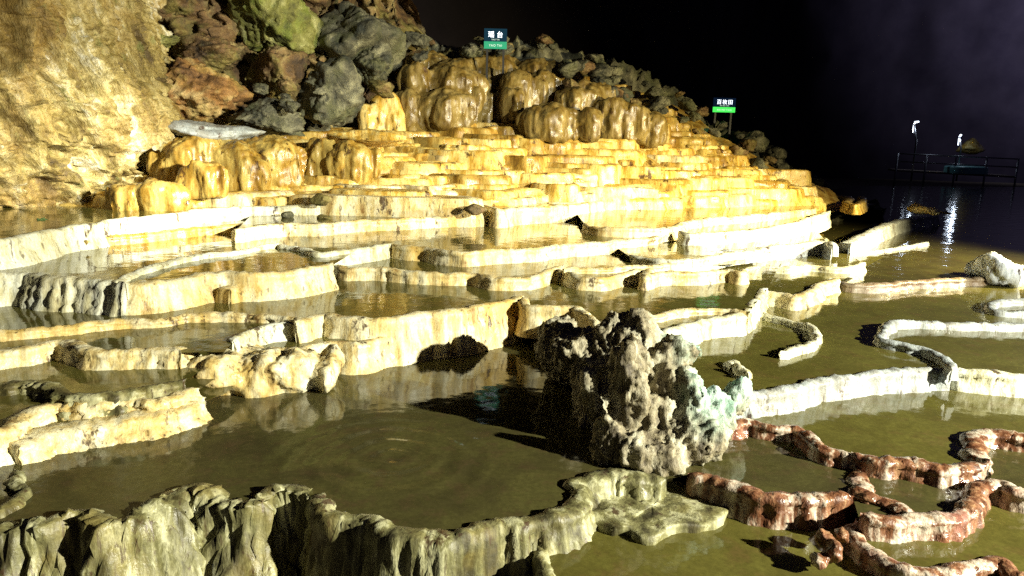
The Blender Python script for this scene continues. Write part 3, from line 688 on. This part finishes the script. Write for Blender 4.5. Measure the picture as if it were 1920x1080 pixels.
def jelly(name, x0, x1, yt, yb, d, mat, dome_f=.55, bf=.8, ridge=.009, parent=None, sub=5):
    """a rounded flowstone dome that hangs into a fluted skirt"""
    _seed[0] += 1; sd = _seed[0] * 3
    c0 = PD(x0, yt, d); c1 = PD(x1, yt, d); a = (c1[0] - c0[0]) / 2; zt = PD((x0 + x1) / 2, yt, d)[2]; zb = PD((x0 + x1) / 2, yb, d)[2]; h = zt - zb
    v, f = ico(sub); vz = v[:, 2]; rad = np.sqrt(np.clip(1 - vz ** 2, 0, 1)); ang = np.arctan2(v[:, 1], v[:, 0])
    zm = zt - h * dome_f
    z = np.where(vz >= 0, zm + (zt - zm) * vz, zm + (zm - zb + .15) * vz)
    k = np.where(vz >= 0, rad ** .75, np.clip(rad, 0, 1) ** .22 * (1 - .04 * vz))
    ux = np.cos(ang); uy = np.sin(ang)
    pr = np.stack([ux * 2.2, uy * 2.2, z * .5], -1)
    k = k * (1 + .26 * fbm(pr * .8, 3, sd) * (1.1 - np.clip(vz, 0, 1)) + ridge / a * (1 - 2 * np.abs(fbm(pr * np.array((4.0, 4.0, .6)), 3, sd + 4))) * np.clip(.7 - vz, 0, 1))
    q = np.stack([(c0[0] + c1[0]) / 2 + a * k * ux, d + a * bf + a * bf * k * uy, z], -1)
    q += (.035 * fbm(q * 4, 4, sd + 7))[:, None] * np.stack([ux, uy, np.ones_like(ux) * .6], -1)
    if name is None: return q, f
    return obj(name, q, f, mat, parent=parent)
step(560, 905, 370, 404, 9.75, M['cream'], round_=.2, bfac=.12, drape=.05, ridge=.014, inset=.10)
step(620, 800, 358, 380, 10.05, M['gold'], round_=.2, bfac=.25, drape=.05, ridge=.014, inset=.10)
def mass(label, blobs, mat, voxel=.032, parent=None, name='flowstone_mass', seed=1):
    parts = [jelly(None, x0, x1, yt, yb, d, None, df, bf, ridge=.012, sub=4) for (x0, x1, yt, yb, d, df, bf) in blobs]
    q, f = join_remesh(parts, voxel, [(.05, 2.6, .5), (.028, 9, .22), (.008, 26, .4)], seed)
    o = obj(name, q, f, M[mat], parent=parent)
    if label: tag(o, label, 'flowstone', 'flowstone masses at the top of the golden hill')
    return o
mass('wide brown flowstone mass of stacked domes with glistening feet, left of the dark recess', [
    (788, 902, 120, 215, 13.9, .30, .7), (800, 892, 110, 180, 14.1, .5, .7), (784, 890, 172, 232, 13.5, .34, .7), (800, 872, 164, 215, 13.6, .5, .6), (732, 800, 166, 236, 13.6, .3, .8), (744, 812, 120, 200, 13.9, .4, .7),
    (736, 822, 94, 190, 14.3, .5, .8), (770, 850, 92, 160, 14.5, .6, .8), (880, 905, 165, 232, 13.9, .2, 1)], 'brown', seed=3)
mass('brown flowstone curtain with bulbs and glints, right of the dark recess', [
    (925, 1012, 134, 220, 14.3, .4, .7), (985, 1050, 128, 200, 14.5, .4, .8), (943, 990, 166, 214, 13.9, .4, .8), (893, 935, 138, 240, 14.7, .3, .9), (905, 930, 170, 236, 14.3, .2, 1), (840, 985, 92, 170, 15.0, .6, .7), (960, 1075, 106, 180, 15.2, .6, .7)], 'brown', seed=5)
mass('cluster of ochre flowstone domes high on the right of the hill', [
    (980, 1078, 196, 250, 13.3, .5, .6), (1038, 1128, 164, 220, 14.2, .3, .5), (1050, 1092, 200, 250, 13.7, .4, .7), (1086, 1134, 198, 250, 13.65, .4, .7), (1118, 1178, 180, 250, 14.0, .35, .6), (1160, 1224, 194, 254, 14.0, .4, .6), (1060, 1160, 150, 200, 14.6, .5, .5), (1190, 1260, 212, 262, 14.1, .5, .6)], 'brown', seed=7)
mass('yellow flowstone drape left of the brown domes', [(694, 752, 176, 252, 13.3, .6, .8), (670, 716, 196, 256, 13.2, .5, .8)], 'gold', seed=9)
mass(None, [(258, 400, 254, 345, 9.7, .4, .6), (330, 470, 268, 350, 9.8, .5, .6), (325, 420, 298, 352, 9.2, .5, .6), (420, 560, 256, 340, 10.2, .5, .5), (185, 260, 348, 390, 8.7, .4, .5), (235, 330, 346, 390, 8.75, .4, .5)], 'ochre', voxel=.026, parent=hill, name='flowstone_mound', seed=11)
mass(None, [(560, 640, 258, 330, 10.9, .5, .6), (610, 700, 266, 330, 10.8, .5, .6)], 'ochre', voxel=.026, parent=hill, name='flowstone_mound', seed=13)

# ------------------------------------------------------------------ rocky slope behind the hill
def slope():
    rx = [250, 560, 700, 780, 860, 1000, 1150, 1280, 1330, 1420, 1500, 1565, 1660]
    ry = [120, 70, 85, 60, 80, 82, 132, 180, 230, 255, 322, 366, 392]
    nx, nj = 330, 90; V = np.zeros((nx, nj, 3))
    for i, x in enumerate(np.linspace(250, 1660, nx)):
        y0 = np.interp(x, rx, ry); dt = np.interp(x, [250, 700, 1000, 1300, 1660], [13.5, 15.5, 16.4, 17.2, 17.6]); db = np.interp(x, XS, DS) + np.interp(x, [250, 600, 700, 1250, 1350, 1660], [1.2, 1.6, 4.2, 3.6, 1.6, 1.2])
        top = PD(x, y0, dt); bot = np.array((PD(x, 390, db)[0], db, 0.4))
        for j, t in enumerate(np.linspace(0, 1.3, nj)):
            if t <= 1: p = bot * (1 - t) + top * t; p[2] = bot[2] + (top[2] - bot[2]) * t ** 0.9
            else: p = top + np.array(((t - 1) * 2, (t - 1) * 5, -(t - 1) * 4))
            V[i, j] = p
    q = V.reshape(-1, 3)
    d = 0.25 * fbm(q * 0.9, 4, 61) + 0.22 * np.abs(fbm(q * 2.3, 4, 71)) + 0.07 * fbm(q * 9, 3, 81)
    q[:, 2] += d * 0.8; q[:, 1] -= d * 0.8
    return obj('rocky_slope', q, gridfaces(nx, nj), M['grey_boulder'], recenter=False)
sl = tag(slope(), kind='structure')
rk = random.Random(5)
for k in range(110):
    x = rk.uniform(470, 1580) if k > 40 else rk.uniform(1050, 1580); yr = np.interp(x, [470, 560, 760, 1000, 1150, 1280, 1330, 1420, 1500, 1565, 1660], [90, 70, 70, 80, 132, 180, 230, 255, 322, 366, 392])
    y = yr + rk.uniform(-4, 60) if x > 1040 else yr + rk.uniform(0, 150)
    if 720 < x < 1040 and y > 110: y = rk.uniform(70, 105)
    s = rk.uniform(7, 26); d = np.interp(x, [470, 700, 1000, 1300, 1660], [13.0, 14.6, 15.6, 16.2, 16.6]) - (y - yr) * .02
    pxrock('rock', None, (x - s, y - s * .7, x + s, y + s * .7), d, M['grey_boulder'] if rk.random() < .7 else M['boulder'], 300 + k, sub=4, parent=sl, tilt=rk.uniform(-.6, .6), p=16, planes=10, rough=.15, fine=.10)

def rock_face():
    nx, ny = 190, 110; V = np.zeros((nx, ny, 3))
    for i, x in enumerate(np.linspace(150, 790, nx)):
        for j, y in enumerate(np.linspace(-120, 275, ny)):
            V[i, j] = PD(x, y, np.interp(x, [150, 400, 600, 790], [11.6, 12.2, 13.4, 15.6]) + .9 * max(0, (150 - y) / 250))
    q = V.reshape(-1, 3)
    d = .45 * np.abs(fbm(q * 1.1, 4, 171)) + .28 * np.abs(fbm(q * 2.6, 3, 181)) + .08 * fbm(q * 8, 3, 191) - .2
    q[:, 1] -= d * 1.6; q[:, 0] += .25 * fbm(q * 1.4, 3, 195)
    return tag(obj('rock_face', q, gridfaces(nx, ny), M['boulder'], recenter=False), kind='structure')
rock_face()
# ------------------------------------------------------------------ boulders at upper left
BG = 'boulders piled above the left pools'
def B(label, box, d, mat, seed, **kw): kw.setdefault('rough', .14); kw.setdefault('fine', .10); kw.setdefault('p', 18); pxrock('boulder', label, box, d, M[mat], seed, sub=5, group=BG, **kw)
B('large mossy green boulder at the top, left of centre', (436, -60, 596, 112), 13.0, 'green_boulder', 31, planes=10, p=14)
B('big orange-brown cracked boulder beside the left cliff', (312, 108, 466, 242), 11.0, 'orange_boulder', 14, planes=11, p=14)
B('tilted green-lit slab wedged above the orange boulder', (222, 62, 332, 108), 11.2, 'green_boulder', 25, planes=12, tilt=.25)  # the green light is put into the slab's own colour
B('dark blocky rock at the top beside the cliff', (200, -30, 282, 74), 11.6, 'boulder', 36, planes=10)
B('brown wedge-shaped rock between the cliff and the orange boulder', (244, 92, 345, 214), 11.4, 'orange_boulder', 47, planes=11)
B('brownish slab above the orange boulder, under the dark gap', (320, 66, 460, 140), 11.9, 'boulder', 58, planes=12)
B('dark rock at the top between the blocky rock and the mossy boulder', (270, -40, 400, 70), 12.6, 'boulder', 69, planes=10)
B('dark red-brown boulder right of the orange boulder', (462, 84, 580, 205), 12.2, 'boulder', 80, planes=10)
B('large dark rugged boulder at the top, right of the mossy one', (585, 5, 768, 150), 14.0, 'grey_boulder', 91, planes=16, rough=.12, fine=.06)
B('grey pitted rock leaning by the flowstone domes', (655, 70, 740, 170), 13.6, 'grey_boulder', 102, planes=14, rough=.12)
B('grey-green broken boulder above the pale ledge', (555, 105, 690, 240), 12.4, 'grey_boulder', 113, planes=14, rough=.14, fine=.06)
B('low grey-green rock resting on the pale ledge', (430, 182, 570, 258), 11.3, 'grey_boulder', 124, planes=14, rough=.12)
B('small pale rock lump at the end of the cliff', (258, 208, 326, 286), 9.9, 'cliff', 135, planes=14, rough=.12)
pxrock('stone_ledge', 'flat pale blue-white ledge below the orange boulder', (306, 226, 490, 268), 10.3, M['grey'], 141, cat='ledge', planes=12, rough=.12, fine=.05)
pxrock('stone_ledge', 'thin yellowish ledge line at the top of the golden steps', (590, 241, 770, 276), 11.6, M['gold'], 142, cat='ledge', planes=12, rough=.12, fine=.05)

# ------------------------------------------------------------------ rock column standing in the front pool
def ell(px, py, d, rx, ry, rdep, seed, tilt=0.0):
    c = PD(px, py, d); k = d / F
    return rockpts(c, (rx * k, rdep, ry * k), seed, 4, planes=16, p=7, rough=.12, fine=.03, tilt=tilt)
parts = [ell(1176, 775, 3.95, 42, 132, .15, 1, -.06), ell(1182, 675, 4.05, 40, 62, .16, 2), ell(1050, 650, 5.05, 56, 70, .30, 3), ell(1108, 668, 4.85, 88, 66, .30, 4),
         ell(1145, 735, 4.6, 92, 120, .26, 5), ell(1282, 730, 4.02, 42, 62, .15, 6), ell(1245, 668, 4.12, 55, 28, .13, 7, .15), ell(1335, 785, 3.95, 42, 75, .15, 8, -.2),
         ell(1290, 830, 3.80, 62, 75, .15, 9), ell(1215, 855, 3.72, 95, 48, .16, 10), ell(1150, 845, 3.80, 50, 62, .15, 11), ell(1110, 748, 4.02, 17, 48, .08, 12, .1),
         ell(1380, 745, 4.25, 30, 46, .12, 13, -.3), ell(1100, 790, 4.4, 36, 80, .2, 14), ell(1230, 800, 3.95, 60, 62, .12, 15), ell(1262, 710, 4.10, 30, 50, .12, 16)]
q, f = join_remesh(parts, .014, [(.026, 8, .5), (.017, 24, .6), (.008, 60, 1)], 77)
q[:, 2] = np.maximum(q[:, 2], -.25)
tag(obj('rock_column', q, f, M['column']), 'large craggy rock with green-tinted right side standing in front pool', 'rock')

# lumpy travertine block
def ell0(px, py, d, rx, ry, rdep, seed, tilt=0.0):
    c = PD(px, py, d); k = d / F
    return rockpts(c, (rx * k, rdep, ry * k), seed, 4, planes=22, p=6, rough=.10, fine=.03, tilt=tilt)
parts = [ell0(356, 708, 4.74, 50, 62, .24, 1), ell0(415, 700, 4.76, 76, 62, .26, 2), ell0(490, 699, 4.80, 76, 63, .26, 3), ell0(560, 700, 4.84, 68, 60, .26, 4), ell0(605, 704, 4.9, 30, 50, .22, 5), ell0(480, 676, 4.95, 130, 26, .25, 6, .03), ell0(352, 765, 4.55, 40, 30, .16, 7)]
q, f = join_remesh(parts, .016, [(.022, 5, .8), (.012, 15, .9), (.005, 55, 1)], 15)
q[:, 2] = np.maximum(q[:, 2], -.2)
tag(obj('travertine_block', q, f, M['cream']), 'lumpy cream travertine block with knobbly foot at the edge of front pool', 'rock')

# black stub at left, shaped where a shadow lies
parts = [ell0(150, 668, 4.98, 26, 26, .10, 1), ell0(152, 700, 4.95, 17, 34, .09, 2), ell0(170, 645, 5.0, 14, 16, .06, 3), ell0(112, 680, 4.95, 26, 14, .08, 4), ell0(151, 640, 5.0, 5, 14, .03, 5)]
q, f = join_remesh(parts, .012, [(.02, 12, 1), (.01, 35, 1)], 16)
tag(obj('shadow_stub', q, f, M['shadow_black']), 'black jagged stub standing in for a shadow on the left terraces', 'rock')
# knob and shelf by the red walls
parts = [ell0(1545, 1010, 3.02, 22, 20, .06, 1), ell0(1560, 1035, 2.95, 18, 34, .06, 2), ell0(1535, 1050, 2.92, 26, 18, .06, 3), ell0(1580, 1005, 3.06, 18, 22, .05, 4)]
q, f = join_remesh(parts, .01, [(.012, 16, 1), (.006, 45, 1)], 18)
q[:, 2] = np.maximum(q[:, 2], -.3)
tag(obj('pitted_rock', q, f, M['red']), 'small pitted grey-red rock knob at the bottom near the right corner', 'rock')
pl = [P(x, y, -.07)[:2] for x, y in [(1095, 935), (1110, 975), (1150, 985), (1185, 985), (1215, 1000), (1260, 985), (1310, 982), (1350, 972), (1362, 955), (1330, 925), (1280, 902), (1180, 905)]]
o = drum('stone_ledge', catmull(np.array([(p[0], p[1], 0) for p in pl + [pl[0]]]), .03)[:-1, :2], -.3, -.075, M['olive'], round_=.08, inset=.08, drape=.02, ridge=.01, rough=.02, belly=0)
tag(o, 'flat grey shelf of stone at the foot of the rock column', 'ledge')
# wet mound on the right, with glints
parts = [ell0(1866, 504, 8.6, 42, 30, .34, 1), ell0(1845, 503, 8.7, 30, 24, .3, 2), ell0(1894, 512, 8.5, 22, 30, .24, 3)]
q, f = join_remesh(parts, .03, [(.03, 8, .5), (.012, 26, .5)], 19)
wm = travertine('wet_grey_travertine', (0.25, 0.27, 0.30), (0.50, 0.55, 0.60), (0.75, 0.80, 0.86), (0.45, 0.45, 0.45), rough=(.08, .3))
tag(obj('wet_mound', q, f, wm), 'glinting blue-white wet mound at the right edge of the thin rim', 'rock')
# shoal in the dark lake
parts = [ell0(1735, 394, 13.6, 34, 7, .5, 1), ell0(1722, 386, 13.8, 8, 9, .2, 2), ell0(1770, 398, 13.5, 24, 3, .2, 3)]
q, f = join_remesh(parts, .05, [(.03, 5, 1)], 20)
tag(obj('rock_islet', q, f, M['cream']), 'small yellow rock islet in the dark lake at right', 'rock')
# dark pits and small rocks among the steps
for lb, box, d, mt, sd in [('dark pointed stone on the pool edge left of the wide white wall', (868, 381, 914, 404), 9.6, 'boulder', 201),
                           ('dark rounded stone in the steps left of centre', (580, 362, 622, 386), 9.5, 'boulder', 202),
                           ('small blue-black stone on the left ledge below the steps', (528, 396, 552, 412), 9.3, 'grey_boulder', 203),
                           ('small dark stone near the end of the broad white wall', (594, 402, 622, 416), 9.3, 'boulder', 204)]:
    pxrock('stone', lb, box, d, M[mt], sd, cat='stone', planes=10)
pxrock('moss_clump', 'round green moss clump by the cliff foot at left', (70, 408, 98, 438), 7.6, M['moss'], 205, cat='moss', planes=20, rough=.2, fine=.15)

# ------------------------------------------------------------------ two signs
def sign(label, box, d, top_mat, strip_mat, text, small, tsize):
    x0, y0, x1, y1 = box; a = PD(x0, y0, d); b = PD(x1, y1, d); w = b[0] - a[0]; h = a[2] - b[2]
    cx = (a[0] + b[0]) / 2; zb = b[2]
    e = empty('sign', (cx, d, zb - .5))
    sp = h * .36
    obj('panel', *boxmesh(cx - w / 2, cx + w / 2, d, d + .04, zb + sp + .004, zb + h), top_mat, e, smooth=False)
    st = obj('strip', *boxmesh(cx - w / 2, cx + w / 2, d, d + .04, zb, zb + sp), strip_mat, e, smooth=False)
    for s in (-1, 1):
        obj('post', *boxmesh(cx + s * w * .36 - .02, cx + s * w * .36 + .02, d + .045, d + .085, zb - .7, zb + h * .9), M['post'], e, smooth=False)
    def letters(body, size, x, z, mat, par, nm):
        cu = bpy.data.curves.new('t', 'FONT'); cu.body = body; cu.size = size; cu.align_x = 'CENTER'; cu.extrude = .004; cu.space_character = 1.12
        to = bpy.data.objects.new('t', cu); C.objects.link(to)
        me = bpy.data.meshes.new_from_object(to.evaluated_get(bpy.context.evaluated_depsgraph_get())); bpy.data.objects.remove(to)
        v = np.array([q.co[:] for q in me.vertices]); f = [tuple(p.vertices) for p in me.polygons]; bpy.data.meshes.remove(me)
        q = np.column_stack([x + v[:, 0], d - .006 - v[:, 2], z + v[:, 1]])
        return obj(nm, q, f, mat, par, smooth=False)
    for i, ch in enumerate(text):
        tag(letters(ch, tsize * h, cx + w * (.76 / len(text)) * (i - (len(text) - 1) / 2), zb + sp + h * .22, M['sign_white'], e, 'character'), kind='stuff')
    tag(letters(small, .10 * h, cx, zb + sp + h * .06, M['sign_pale'], e, 'small_lettering'), kind='stuff')
    tag(letters(small, .16 * h, cx, zb + sp * .3, M['sign_pale'], e, 'small_lettering'), kind='stuff')
    return tag(e, label, 'sign', 'signs naming the formations')
sign('teal sign with two white characters above the brown domes', (908, 53, 950, 92), 14.6, M['sign_navy'], M['sign_teal'], '瑶台', 'YAO TAI', .34)
sign('dark sign with three white characters and bright green strip', (1339, 183, 1378, 211), 16.4, M['sign_dark'], M['sign_green'], '百枚田', 'BAI MEI TIAN', .36)

# ------------------------------------------------------------------ far walkway with lamps
def lamp_post(label, x, yt, yb, d, arm):
    t = PD(x, yt, d); b = PD(x - 4, yb, d)
    e = empty('lamp_post', (b[0], d, b[2])); h = t[2] - b[2]
    obj('pole', *tube([(b[0], d, b[2] - .6), (b[0], d, b[2] + h * .6), (t[0] - .02, d, t[2] - .12)], .045), M['metal'], e)
    pts = [(t[0] - .02, d, t[2] - .55), (t[0] - .02, d, t[2] - .14), (t[0] + .05, d, t[2] - .02), (t[0] + arm, d, t[2])]
    obj('lamp_head', *tube(pts, [.012, .03, .042, .036]), M['lamp'], e)
    tag(e, label, 'lamp', 'lamps by the far walkway')
    pl = bpy.data.lights.new('walkway_lamp', 'POINT'); pl.energy = 14; pl.color = (.7, .82, 1); pl.shadow_soft_size = .08
    po = bpy.data.objects.new('walkway_lamp', pl); C.objects.link(po); po.location = (t[0] + arm + .1, d - .15, t[2] - .12)
lamp_post('bent-neck white lamp post, the left one on far walkway', 1715, 228, 318, 38, .2)
lamp_post('short glowing lamp post, the right one on far walkway', 1800, 252, 318, 38, .05)
e = empty('walkway', tuple(PD(1760, 322, 38)))
a = PD(1680, 318, 38); b = PD(1905, 330, 36)
def beam(p, q, r): return tube([p, q], r, 6)
k = np.array([0, 0, .06])
dv = np.array([a + (0, 0, -.1), b + (0, 0, -.1), b + (.6, 2.0, -.1), a + (.6, 2.0, -.1), a, b, b + (.6, 2, 0), a + (.6, 2, 0)])
obj('deck', dv, [(0, 3, 2, 1), (4, 5, 6, 7), (0, 1, 5, 4), (1, 2, 6, 5), (2, 3, 7, 6), (3, 0, 4, 7)], M['deck'], e, smooth=False)
for t in np.linspace(0, 1, 5):
    p = a * (1 - t) + b * t
    obj('post', *beam(p - (0, 0, 1.4), p + (0, 0, .85), .05), M['metal'], e)
for hz in (.42, .82):
    obj('rail', *beam(a + (0, 0, hz), b + (0, 0, hz), .035), M['metal'], e)
tag(e, 'dim walkway with handrail across the dark lake', 'walkway')
c = PD(1812, 312, 37.2)
o = drum('platform', [(c[0] + 1.0 * math.cos(t), c[1] + .9 * math.sin(t)) for t in np.linspace(0, 2 * math.pi, 25)[:-1]], c[2] - .35, c[2], M['teal'], round_=.2, inset=.1, drape=0, ridge=0, rough=.004, belly=0)
tag(o, 'small teal platform lit by the right walkway lamp', 'platform')
pxrock('boulder', 'dim yellow boulder behind the right walkway lamp', (1795, 258, 1850, 290), 39.5, M['gold'], 210, planes=12)
